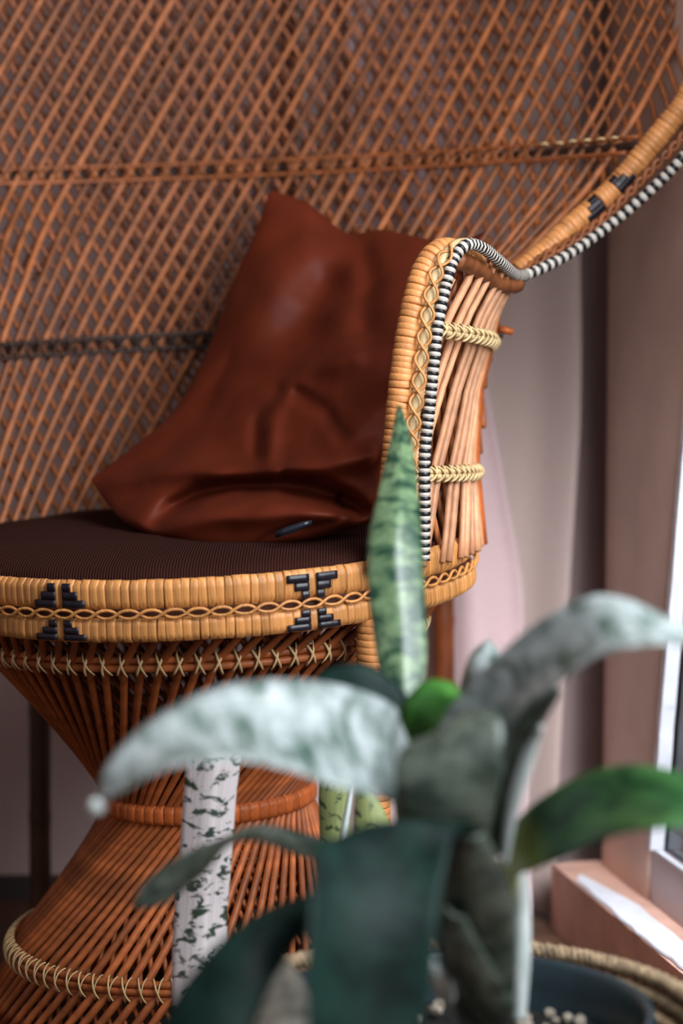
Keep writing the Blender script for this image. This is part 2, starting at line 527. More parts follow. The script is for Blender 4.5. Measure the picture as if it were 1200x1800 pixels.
tag(link('rear_weave', rear.mesh('rear_weave', [CANE_D]), back), kind='stuff')
# lashings on the two hoops
lb = cross_lash(.017, .012, .0013, CANE, .004)
lb2 = cross_lash(.017, .013, .0013, LASH_D, .004)
mb3 = MB()
for zz in (-.0078, .0078): mb3.tube([Vector((-.0045, .001, zz-.001)), Vector((-.002, -.003, zz)), Vector((.002, -.003, zz+.0006)), Vector((.0045, .001, zz))], .0013, 5)
lb3 = mb3.mesh('lashing', [LASH])
for z, zc, me in ((.8105, .8105, lb), (.634, .634, lb2)):
    e = interp(ATAB, z); n = int(2*e/SP)
    for i in range(n):
        a = -e+(i+.5)*SP; p = S(a, z, .008); p.z += .040*p.x
        q = a/interp(RTAB, z)
        link('lashing', lb3 if (z > .7 and a > .34) else me, back, None, Matrix.Translation(p) @ Matrix.Rotation(-q, 4, 'Z') @ Matrix.Rotation(math.radians(random.uniform(-10, 10)), 4, 'Y'))

# --- armrest and the bound edge
def L(px, py, Y): return P(px, py, Y)-C0
arm_path = [L(664, 1000, 2.035), L(676, 930, 2.036), (L(688, 850, 2.038)), L(702, 700, 2.042), L(712, 620, 2.046), L(724, 550, 2.052), L(745, 475, 2.062), L(775, 440, 2.076), L(812, 447, 2.105), L(845, 468, 2.15), L(875, 485, 2.195), L(903, 494, 2.25)]
fan_path = [S(interp(ATAB, z), z) for z in [.704+.01*i for i in range(64)]]
def resample(pts, step):
    d = 0
    for a, b2 in zip(pts, pts[1:]): d += (b2-a).length
    return catmull(pts, max(4, int(d/step)))
def barrel(name, ln, r, mat):
    V = []; Fc = []; sd = 14
    for x, f in ((-.5, .955), (-.36, 1.0), (.1, 1.008), (.38, .995), (.5, .955)):
        for k in range(sd):
            a = 2*PI*k/sd; V.append(Vector((r*f*math.cos(a), r*f*math.sin(a), x*ln)))
    for i in range(4):
        for k in range(sd): Fc.append((i*sd+k, i*sd+(k+1) % sd, i*sd+sd+(k+1) % sd, i*sd+sd+k))
    Fc += [tuple(range(sd)), tuple(4*sd+k for k in range(sd))]
    return fixn(mesh_of(name, V, Fc, None, [mat]))
def along(pts, me, name, parent, taper=None):
    for i in range(len(pts)-1):
        c = (pts[i]+pts[i+1])/2; t = (pts[i+1]-pts[i]).normalized()
        s = (taper(i/(len(pts)-1)) if taper else 1)*random.uniform(.975, 1.02)
        q = t.to_track_quat('Z', 'Y')
        j = Matrix.Rotation(math.radians(random.gauss(0, 2.5)), 4, 'X') @ Matrix.Rotation(math.radians(random.gauss(0, 2.5)), 4, 'Y')
        link(name, me, parent, None, Matrix.Translation(c) @ q.to_matrix().to_4x4() @ j @ Matrix.Diagonal((s, s, 1, 1)))
# core canes the wraps sit on
armC = catmull(arm_path, 60)
arm_core = MB().tube(armC, .0075, 8)
arm = link('armrest', arm_core.mesh('armrest', [WRAP_E]), chair)
bl = barrel('edge_wrap', .0058, .0106, WRAP_E)
along(resample(arm_path, .0055), bl, 'edge_wrap', arm, lambda t: 1.02 if t < .6 else 1.02-.25*(t-.6)/.4)
edge = link('back_edge', MB().tube(fan_path, .008, 8).mesh('back_edge', [WRAP_E]), chair)
fp = resample([p for p in fan_path if p.z < .93], .0055)
along(fp, barrel('edge_wrap', .0058, .0112, WRAP_E), 'edge_wrap', edge)
fan_hi = resample([p for p in fan_path if p.z > .925], .0055)
tag(link('edge_binding', MB().tube(fan_hi, lambda i: .0112*(.95+.05*(i % 2)), 10).mesh('edge_binding', [WRAP_E]), edge), kind='stuff')
# left side of the fan, out of frame, mirrored
lf = resample([Vector((-p.x, p.y, p.z)) for p in fan_path], .0055)
tag(link('edge_binding', MB().tube(lf, lambda i: .0112*(.95+.05*(i % 2)), 8).mesh('edge_binding', [WRAP_E]), edge), kind='stuff')
# black stepped blocks on the fan edge: patches of tube skin
def patch(pts, i0, i1, a0, a1, r):
    q = pts[i0:i1+1]; T, N = frames(q); V = []; Fc = []; m = 5
    for i, p in enumerate(q):
        toc = (Vector((-CX, -CY, CH))-p); toc = (toc-T[i]*toc.dot(T[i])).normalized(); side = T[i].cross(toc)
        for rr in (r, r-.002):
            for k in range(m):
                a = math.radians(a0+(a1-a0)*k/(m-1)); V.append(p+toc*(rr*math.cos(a))+side*(rr*math.sin(a)))
    for i in range(len(q)-1):
        for k in range(m-1):
            a = i*2*m+k; Fc.append((a, a+1, a+2*m+1, a+2*m)); Fc.append((a+m, a+3*m, a+3*m+1, a+m+1))
        Fc.append((i*2*m, i*2*m+2*m, i*2*m+3*m, i*2*m+m)); a = i*2*m+m-1; Fc.append((a, a+m, a+3*m, a+2*m))
    e = (len(q)-1)*2*m
    Fc += [tuple(list(range(m))+list(range(2*m-1, m-1, -1))), tuple([e+k for k in range(m)]+[e+k for k in range(2*m-1, m-1, -1)])]
    link('black_inlay', fixn(mesh_of('black_inlay', V, Fc, None, [INLAY])), edge)
fine = resample([p for p in fan_path if p.z < .93], .002)
def near(px, py):
    return min(range(len(fine)), key=lambda i: ((600+(fine[i].x+CX)/(fine[i].y+CY)*F-px)**2+(HZ+(CH-fine[i].z)/(fine[i].y+CY)*F-py)**2))
i1 = near(1050, 362); i2 = near(1085, 332)
for c, s in ((i1-1, -1), (i2+1, 1)):
    for k in range(3):
        n = (3, 6, 9)[k]
        lo, hi = (c-n, c+2) if s < 0 else (c-2, c+n)
        patch(fine, max(0, lo), hi, -50+34*k, -18+34*k, .0121)
# piping, black and white turns
def piping(pts, r, name, parent, step=.00082):
    q = resample(pts, step); n = len(q)
    V, Fc, FM = tube(q, lambda i: r*(1+.10*math.cos(2*PI*(i % 4)/4)), 8, fmat_fn=lambda i: 1 if ((i+2)//4) % 2 else 0)
    return link(name, fixn(mesh_of(name, V, Fc, None, [PIPE_B, PIPE_W], FM)), parent)
pip = [L(745, 985, 2.036), L(746, 900, 2.036), L(746, 800, 2.036), L(754, 720, 2.038), L(762, 640, 2.04), L(771, 560, 2.045), L(786, 490, 2.052), L(800, 450, 2.058), L(822, 430, 2.068), L(848, 436, 2.095), L(878, 460, 2.14), L(905, 483, 2.20), L(922, 484, 2.23)]
piping(pip, .0051, 'piping', arm)
def offs(p, dx, dy, dz): return Vector((p.x+dx, p.y+dy, p.z+dz))
pe = [L(922, 484, 2.23), L(960, 468, 2.245), L(1010, 440, 2.265), L(1060, 404, 2.28), L(1110, 364, 2.285), L(1160, 318, 2.285), L(1200, 276, 2.285), L(1260, 195, 2.29), L(1310, 100, 2.295), L(1350, 0, 2.30)]
piping(pe, .0052, 'piping', edge, .00115)
# thin braid between the edge wraps and the piping
br = [L(915, 484, 2.245), L(955, 452, 2.265), L(1010, 420, 2.285), L(1060, 385, 2.30), L(1105, 340, 2.305), L(1155, 288, 2.305), L(1200, 240, 2.305), L(1255, 160, 2.31), L(1300, 70, 2.315)]
def braid(path, amp, per, r, parent, mat, up):
    q = resample(path, per/12); T, N = frames(q)
    for ph in (0, PI):
        pts = []
        for i, p in enumerate(q):
            w_ = (up-T[i]*up.dot(T[i])).normalized(); o = T[i].cross(w_); a = 2*PI*i/12+ph
            pts.append(p+w_*amp*math.sin(a)+o*amp*.35*math.cos(a))
        V, Fc, FM = tube(pts, r, 5)
        link('braid', fixn(mesh_of('braid', V, Fc, None, [mat])), parent)
braid(br, .0030, .024, .0026, edge, CANE, Vector((1, 0, -.8)))
ch = [L(704, 990, 2.034), L(716, 850, 2.036), L(724, 760, 2.038), L(733, 690, 2.04), L(744, 600, 2.044), L(756, 520, 2.05), L(772, 465, 2.058), L(800, 432, 2.07), L(822, 428, 2.09)]
link('edge_cane', MB().tube(catmull(ch, 40), .0052, 7).mesh('edge_cane', [LASH]), arm)
ch2 = [p+Vector((0, -.008, 0)) for p in ch]
braid(ch2, .0056, .036, .0014, arm, WRAP, Vector((1, 0, 0)))
link('edge_cane', MB().tube(catmull([L(800, 455, 2.075), L(835, 470, 2.12), L(870, 495, 2.17), L(908, 500, 2.22)], 30), lambda i: .009*(.95+.06*math.sin(i*2.1)), 8).mesh('edge_cane', [CANE]), arm)
# arm wall canes
ARM_R = [(.44, .250), (.53, .241), (.60, .246), (.66, .262), (.71, .284)]
FRONT_T = [(.44, 40), (.53, 40.5), (.62, 42), (.68, 46), (.70, 51), (.73, 60)]
def arm_cane(tt, tw, dr, r, mat):
    pts = []
    zt = interp([(40, .716), (50, .726), (57, .723), (68, .714), (80, .703), (95, .698)], tt)
    for i in range(13):
        z = .452+(zt-.452)*i/12; th = tt-tw*(1-i/12)
        if th >= interp(FRONT_T, z)-.5:
            pts.append(cyl(interp(ARM_R, z)-.016*max(0, (z-.60)/.11)*min(1, max(0, (85-th)/35))+dr, th, z))
    if len(pts) > 3:
        V, Fc, FM = tube(pts, r, 6, flat=1.0)
        link('arm_cane', fixn(mesh_of('arm_cane', V, Fc, None, [mat])), arm)
ARMC = plain('arm_cane', lin(206, 146, 106), .48, .16, 80, .3)
for k in range(20): arm_cane(44+k*4.1+random.uniform(-.8, .8), 25+random.uniform(-1.5, 1.5), 0, random.uniform(.0029, .0041), ARMC)
for k in range(22): arm_cane(44+k*3.7+random.uniform(-.4, .4), -18, -.011, .0030, CANE)
def arm_hoop(z0, slope, h):
    mb = MB(); pts = [cyl(interp(ARM_R, z0+slope*(t-65))+.005, t, z0+slope*(t-65)) for t in range(40, 124, 2)]
    for dz in (-.0022, .0022): mb.tube([p+Vector((0, 0, dz)) for p in pts], .0028, 6)
    hp = link('arm_hoop', mb.mesh('arm_hoop', [LASH]), arm)
    for t in range(42, 112, 3):
        z = z0+slope*(t-65); rr = interp(ARM_R, z)
        for me in (la, la2): link('lashing', me, hp, None, RZ(t) @ Matrix.Translation((0, -(rr+.003), z)))
la = lash_loop(.0135, .011, .0012, LASH, .0070); la2 = lash_loop(.0135, -.011, .0012, LASH, .0066)
arm_hoop(.650, -.00045, 0); arm_hoop(.527, -.0003, 0)
link('arm_cane', MB().tube([cyl(interp(ARM_R, .45+.025*i)+.002-.006*(i > 8), 93, .45+.025*i) for i in range(11)], .0062, 8).mesh('arm_cane', [WRAP_O]), arm)
nm = MB().tube([cyl(.268, 92, .652), cyl(.280, 92, .649)], .0035, 8)
link('peg', nm.mesh('peg', [WRAP_O]), arm)
# opposite arm, outside the frame, as plain canes and a bound edge
mb = MB()
for k in range(9):
    tt = 66+k*3.2; pts = []
    for i in range(9):
        z = .452+.24*i/8; pts.append(cyl(interp(ARM_R, z), -(tt-12*(1-i/8)), z))
    mb.tube(pts, .004, 5)
larm = link('armrest', mb.mesh('armrest', [ARMC]), chair)
q = [cyl(.254, -54, .45), cyl(.25, -56, .55), cyl(.262, -62, .66), cyl(.28, -72, .71), cyl(.284, -88, .70)]
tag(link('edge_binding', MB().tube(catmull(q, 60), lambda i: .0106*(.95+.05*(i % 2)), 8).mesh('edge_binding', [WRAP_E]), larm), kind='stuff')

# --- legs
def leg(pts, r, mat, nodes=()):
    q = catmull(pts, 40)
    def rad(i):
        z = q[i].z; return r*(1+sum(.10*math.exp(-((z-n)/.006)**2) for n in nodes))
    link('leg', MB().tube(q, rad, 12).mesh('leg', [mat]), chair)
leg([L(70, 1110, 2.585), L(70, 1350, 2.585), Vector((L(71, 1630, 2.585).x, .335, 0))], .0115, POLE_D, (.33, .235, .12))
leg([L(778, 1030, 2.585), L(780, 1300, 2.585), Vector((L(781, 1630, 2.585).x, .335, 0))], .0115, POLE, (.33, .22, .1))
fl = [Vector((L(656, 1100, 2.06).x, -.19, .412)), Vector((L(656, 1300, 2.06).x, -.19, .21)), Vector((L(655, 1500, 2.06).x, -.19, 0))]
lg = link('leg', MB().tube(fl, .0125, 10).mesh('leg', [WRAP_E]), chair)
along(catmull(fl, 70), barrel('leg_wrap', .0063, .0150, WRAP_E), 'leg_wrap', lg)

# ------------------------------------------------------------------ seat cushion
m, nt, b = new_mat('corduroy')
tc = node(nt, 'ShaderNodeTexCoord'); wv = node(nt, 'ShaderNodeTexWave', Scale=130.0, Distortion=.25)
wv.bands_direction = 'X'; nt.links.new(tc.outputs['Object'], wv.inputs['Vector'])
r = ramp(nt, [(0, lin(34, 15, 11)), (1, lin(66, 31, 24))]); nt.links.new(wv.outputs['Fac'], r.inputs[0])
nz = node(nt, 'ShaderNodeTexNoise', Scale=9.0); nt.links.new(tc.outputs['Object'], nz.inputs['Vector'])
nt.links.new(mix(nt, r.outputs[0], lin(48, 23, 18), .35), b.inputs['Base Color'])
bp = node(nt, 'ShaderNodeBump', Strength=.9, Distance=.0012); nt.links.new(wv.outputs['Fac'], bp.inputs['Height']); nt.links.new(bp.outputs[0], b.inputs['Normal'])
b.inputs['Roughness'].default_value = .9; b.inputs['Specular IOR Level'].default_value = .1
CORD = m
prof = [(.0, .4465), (.12, .4465), (.2, .4465), (.230, .4475), (.240, .451), (.2435, .456), (.240, .4615), (.228, .4660), (.20, .4685), (.15, .4695), (.09, .4690), (.03, .4685), (0, .4685)]
V, Fc = lathe(prof, 120)
V2 = []
for p in V:
    a = math.atan2(p.y, p.x); rr = math.hypot(p.x, p.y)
    k = min(1, rr/.2)
    d = .0035*noise.noise((p.x*14, p.y*14, 2.1))+.0028*k*math.sin(a*7+1.3)*noise.noise((a*2.2, 3, 1))
    V2.append(Vector((p.x*(1+.006*k*noise.noise((a*5, 1, 1))), p.y*(1+.006*k*noise.noise((a*5, 1, 1))), p.z+(d if p.z > .455 else 0))))
cush = link('seat_cushion', fixn(mesh_of('seat_cushion', V2, Fc, None, [CORD])))
cush.matrix_world = Matrix.Translation(C0) @ TS
tag(cush, 'flat round dark brown corduroy cushion lying on the wicker seat', 'cushion')

# ------------------------------------------------------------------ rust coloured pillow
LEATH = plain('rust_leather', lin(104, 38, 17), .62, .14, 22, .10, spec=.20)
def bez(pts, n): return catmull([Vector((x, y, z)) for x, y, z in pts], n)
NU, NVv = 72, 72
# boundary in (px, py, depth): left edge top->bottom, right edge top->bottom, top left->right, bottom left->right
E_l = bez([(474, 333, 2.452), (452, 400, 2.44), (412, 490, 2.42), (362, 620, 2.39), (312, 715, 2.365), (240, 780, 2.345), (158, 842, 2.33)], NVv)
E_r = bez([(856, 404, 2.26), (800, 500, 2.22), (745, 640, 2.17), (715, 740, 2.15), (690, 830, 2.135), (668, 890, 2.125), (655, 918, 2.125)], NVv)
E_t = bez([(474, 333, 2.452), (540, 356, 2.44), (608, 408, 2.42), (668, 403, 2.39), (730, 415, 2.345), (800, 428, 2.30), (856, 404, 2.26)], NU)
E_b = bez([(158, 842, 2.33), (190, 888, 2.28), (225, 922, 2.23), (300, 952, 2.185), (380, 966, 2.155), (430, 968, 2.14), (520, 957, 2.13), (590, 940, 2.125), (655, 918, 2.125)], NU)
GROOVES = [  # polyline in pixels, depth in metres (+ away), width in px
    ([(270, 925), (300, 895), (350, 868), (410, 853), (480, 852), (540, 864), (600, 884), (640, 905)], .040, 16),
    ([(500, 838), (560, 850), (610, 876), (640, 900)], .022, 11),
    ([(345, 690), (420, 650), (500, 610), (565, 560), (572, 500)], .028, 50),
    ([(640, 430), (650, 500), (640, 580)], .020, 24),
    ([(452, 800), (452, 740), (490, 690)], .015, 13),
    ([(520, 690), (570, 720), (600, 765)], .015, 13),
    ([(600, 905), (600, 875)], .010, 8),
    ([(440, 963), (470, 944), (505, 934), (548, 925), (600, 915)], .007, 6),
]
RIDGES = [
    ([(200, 850), (260, 830), (340, 822), (420, 836), (500, 832), (600, 812), (650, 800)], .022, 20),
    ([(470, 800), (480, 710), (540, 650), (620, 620)], .018, 22),
    ([(390, 560), (470, 500), (570, 460)], .013, 44),
    ([(300, 930), (400, 905), (500, 900), (580, 905), (640, 912)], .022, 26),
    ([(590, 780), (640, 740), (690, 700)], .012, 24),
    ([(590, 560), (600, 640), (660, 640)], .010, 30),
]
def segd(p, pl):
    best = 1e9
    for (ax, ay), (bx_, by_) in zip(pl, pl[1:]):
        dx, dy = bx_-ax, by_-ay; t = max(0, min(1, ((p[0]-ax)*dx+(p[1]-ay)*dy)/(dx*dx+dy*dy)))
        best = min(best, math.hypot(p[0]-ax-t*dx, p[1]-ay-t*dy))
    return best
Vf = []; Vb = []
for j in range(NVv):
    v = j/(NVv-1)
    for i in range(NU):
        u = i/(NU-1)
        c = (1-u)*E_l[j]+u*E_r[j]+(1-v)*E_t[i]+v*E_b[i]-((1-u)*(1-v)*E_t[0]+u*(1-v)*E_t[-1]+(1-u)*v*E_b[0]+u*v*E_b[-1])
        us = u**1.55; w4 = max(0, 16*us*(1-us)*v*(1-v)); bul = w4**.42
        d = -.058*bul*(1+.25*(v-.5))
        e = min(1, min(u, 1-u, v, 1-v)*9)
        g = 0
        for pl, dp, wd in GROOVES: g += dp*math.exp(-(segd((c.x, c.y), pl)/wd)**2)
        for pl, dp, wd in RIDGES: g -= dp*math.exp(-(segd((c.x, c.y), pl)/wd)**2)
        g += .004*noise.noise((c.x/60, c.y/60, 0))
        Vf.append(P(c.x, c.y, c.z+d+g*e))
        Vb.append(P(c.x, c.y, c.z+.022*bul+.001))
Fc = []; o = NU*NVv
for j in range(NVv-1):
    for i in range(NU-1):
        a = j*NU+i; Fc.append((a, a+NU, a+NU+1, a+1)); Fc.append((o+a, o+a+1, o+a+NU+1, o+a+NU))
bd = list(range(NU))+[j*NU+NU-1 for j in range(1, NVv)]+[(NVv-1)*NU+i for i in range(NU-2, -1, -1)]+[j*NU for j in range(NVv-2, 0, -1)]
for a, b2 in zip(bd, bd[1:]+bd[:1]): Fc.append((a, b2, o+b2, o+a))
pillow = link('throw_pillow', fixn(mesh_of('throw_pillow', Vf+Vb, Fc, None, [LEATH])))
md = pillow.modifiers.new('smooth', 'SUBSURF'); md.levels = 1; md.render_levels = 1
tag(pillow, 'crumpled rust brown leather pillow leaning against the woven back', 'pillow')
# small black tag at the lower seam
mb = MB()
V = []; Fc = []; tp = [(484, 940, 12), (500, 934, 14), (518, 928, 14), (534, 922, 12), (548, 918, 7)]
for x, y, h in tp:
    for dy, dY in ((-h/2, 0), (-h/2, .003), (h/2, .003), (h/2, 0)): V.append(P(x, y+dy, 2.078+dY-.002*(1-abs(dy)/h)))
for i in range(4):
    for k in range(4): Fc.append((i*4+k, i*4+(k+1) % 4, i*4+4+(k+1) % 4, i*4+4+k))
Fc += [(0, 1, 2, 3), (16, 17, 18, 19)]
tm = plain('tag_fabric', lin(22, 24, 32), .35, .1, 60, .1)
TAGO = link('label_tag', mb.add(V, Fc).mesh('label_tag', [tm]), pillow); tag(TAGO, 'small black fabric tag at the seam')

# ------------------------------------------------------------------ plants
def leaf_mat(name, pale, dark, amount, rough=.35, bands=34, base=None, fine=1.0, sharp=.12, spec=.55, coat=.15):
    m, nt, b = new_mat(name)
    uv = node(nt, 'ShaderNodeUVMap'); mp = node(nt, 'ShaderNodeMapping'); mp.inputs['Scale'].default_value = (2.2*fine, bands, 1)
    nt.links.new(uv.outputs[0], mp.inputs[0])
    nz = node(nt, 'ShaderNodeTexNoise', Scale=1.0, Detail=5.0, Roughness=.62, Distortion=.6); nt.links.new(mp.outputs[0], nz.inputs['Vector'])
    r = ramp(nt, [(amount-sharp, dark), (amount+sharp, pale)]); nt.links.new(nz.outputs['Fac'], r.inputs[0])
    mp2 = node(nt, 'ShaderNodeMapping'); mp2.inputs['Scale'].default_value = (30, 1.5, 1); nt.links.new(uv.outputs[0], mp2.inputs[0])
    n2 = node(nt, 'ShaderNodeTexNoise', Scale=1.0, Detail=2.0); nt.links.new(mp2.outputs[0], n2.inputs['Vector'])
    r2 = ramp(nt, [(.3, (.82, .82, .82, 1)), (.7, (1.1, 1.1, 1.1, 1))]); nt.links.new(n2.outputs['Fac'], r2.inputs[0])
    col = mix(nt, r.outputs[0], r2.outputs[0], 1.0, 'MULTIPLY')
    if base:
        sx = node(nt, 'ShaderNodeSeparateXYZ'); nt.links.new(uv.outputs[0], sx.inputs[0])
        r3 = ramp(nt, [(.05, (1, 1, 1, 1)), (.105, (0, 0, 0, 1))]); nt.links.new(sx.outputs[1], r3.inputs[0])
        col = mix(nt, col, base, r3.outputs[0])
    nt.links.new(col, b.inputs['Base Color'])
    b.inputs['Roughness'].default_value = rough; b.inputs['Specular IOR Level'].default_value = spec
    b.inputs['Coat Weight'].default_value = coat; b.inputs['Coat Roughness'].default_value = .3
    bp = node(nt, 'ShaderNodeBump', Strength=.25, Distance=.0015); nt.links.new(n2.outputs['Fac'], bp.inputs['Height']); nt.links.new(bp.outputs[0], b.inputs['Normal'])
    return m
SILV = leaf_mat('leaf_silver', lin(164, 172, 172), lin(52, 78, 66), .47, .32, 60, None, 1.0, .12)
GREY = leaf_mat('leaf_grey', lin(86, 96, 84), lin(34, 46, 38), .5, .4, 60)
GREEN = leaf_mat('leaf_green', lin(62, 108, 58), lin(18, 58, 28), .5, .3, 22, lin(190, 200, 70))
BRIGHT = leaf_mat('leaf_bright', lin(70, 128, 50), lin(30, 84, 30), .5, .35, 20)
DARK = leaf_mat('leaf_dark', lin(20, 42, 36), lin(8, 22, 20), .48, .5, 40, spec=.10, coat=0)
UPR = leaf_mat('leaf_upright', lin(106, 130, 94), lin(30, 62, 46), .5, .25, 90, None, .8, .08)
STALK = leaf_mat('leaf_stalk', lin(214, 204, 204), lin(44, 62, 48), .45, .45, 120, None, 1.5, .03)
STALKG = leaf_mat('leaf_stalk_green', lin(140, 150, 96), lin(40, 64, 40), .43, .45, 130, None, 1.6, .03)
WHITE = leaf_mat('leaf_white', lin(224, 230, 228), lin(170, 190, 184), .42, .35, 20)

def leaf(parent, org, rows, mat, cup=0.0, sag=None, n=36, m=10, th=.0035, name='leaf', label=None, vee=False):
    """rows: (xa, ya, xb, yb, Ya, Yb) along the leaf, base first. cup bulges the middle along the normal."""
    A = catmull([P(r[0], r[1], r[4]) for r in rows], n); B = catmull([P(r[2], r[3], r[5]) for r in rows], n)
    grid = []; dist = 0; uvs = []
    for i in range(n):
        mid = (A[i]+B[i])/2
        if i: dist += (mid-(A[i-1]+B[i-1])/2).length
        a = i if i else 1; b_ = i-1 if i else 0
        t = ((A[a]+B[a])-(A[b_]+B[b_])); wv_ = B[i]-A[i]
        nr = t.cross(wv_); nr = nr.normalized() if nr.length > 1e-12 else Vector((0, -1, 0))
        if nr.y > 0: nr = -nr
        row = []
        for k in range(m+1):
            u = k/m; p = A[i].lerp(B[i], u)
            q = 4*u*(1-u) if not vee else 1-math.sqrt((2*u-1)**2+.02)
            p = p+nr*(cup*wv_.length*q)
            if sag: p = p+Vector(sag)*(q*max(0, 1-i/(n*.35)))
            row.append(p); uvs.append((u, dist))
        grid.append((row, nr))
    V = []; Fc = []
    for row, nr in grid:
        for k, p in enumerate(row): V.append(p+nr*(th/2*(.25+.75*math.sin(PI*k/m))))
    for row, nr in grid:
        for k, p in enumerate(row): V.append(p-nr*(th/2*(.25+.75*math.sin(PI*k/m))))
    M1 = m+1; o = n*M1
    for i in range(n-1):
        for k in range(m):
            a = i*M1+k; Fc.append((a, a+1, a+M1+1, a+M1)); Fc.append((o+a, o+a+M1, o+a+M1+1, o+a+1))
        Fc.append((i*M1, i*M1+M1, o+i*M1+M1, o+i*M1)); a = i*M1+m; Fc.append((a, o+a, o+a+M1, a+M1))
    for k in range(m):
        Fc.append((k, o+k, o+k+1, k+1)); a = (n-1)*M1+k; Fc.append((a, a+1, o+a+1, o+a))
    V = [v-org for v in V]
    l = link(name, fixn(mesh_of(name, V, Fc, uvs+uvs, [mat])), parent)
    if label: l['label'] = label
    return l

SOIL = plain('soil', lin(40, 30, 24), .95, .5, 120, 1.0, dist=.006)
POTM = plain('pot_plastic', lin(38, 52, 58), .35, .08, 30, .05)
PEBW = plain('perlite', lin(160, 148, 132), .8, .2, 100, .4)
def pot_and_soil(root, R, h, zs, mat, n=72):
    pr = [(0, .0), (R*.72, .0), (R*.74, .004), (R*.95, h-.012), (R*.985, h-.010), (R, h-.004), (R*.995, h), (R*.965, h), (R*.945, h-.004), (R*.935, h-.02), (R*.72, .01), (0, .01)]
    V, Fc = lathe(pr, n); link('pot', MB().add(V, Fc).mesh('pot', [mat]), root)
    rs = R*(.72+.215*(zs/h))-.002
    V, Fc = lathe([(0, zs+.002)]+[(rs*k/14, zs) for k in range(1, 15)]+[(rs, zs-.01), (0, zs-.01)], 60)
    V = [Vector((p.x, p.y, p.z+(.006*noise.noise((p.x*60, p.y*60, 0)) if p.z > zs-.005 else 0))) for p in V]
    return link('soil', MB().add(V, Fc).mesh('soil', [SOIL]), root), rs

# main plant in its pot, inside a jute basket
O1 = Vector((.079, 1.675, .008))
plant = empty('potted_snake_plant', O1, 'arching silver green snake plant in a dark plastic pot inside the jute basket', 'plant')
soil, rs = pot_and_soil(plant, .1375, .192, .158, POTM)
mb = MB()
for k in range(90):
    a = random.uniform(0, 2*PI); q = rs*math.sqrt(random.random())*.95; s = random.uniform(.0018, .0055)
    bm = bmesh.new(); bmesh.ops.create_icosphere(bm, subdivisions=1, radius=s)
    c = Vector((q*math.cos(a), q*math.sin(a), .160+random.uniform(-.001, .004)))
    mb.add([c+Vector((v.co.x*random.uniform(.7, 1.3), v.co.y*random.uniform(.7, 1.3), v.co.z*random.uniform(.6, 1.1))) for v in bm.verts], [tuple(v.index for v in f.verts) for f in bm.faces])
    bm.free()
tag(link('pebbles', mb.mesh('pebbles', [PEBW], False), soil), kind='stuff')

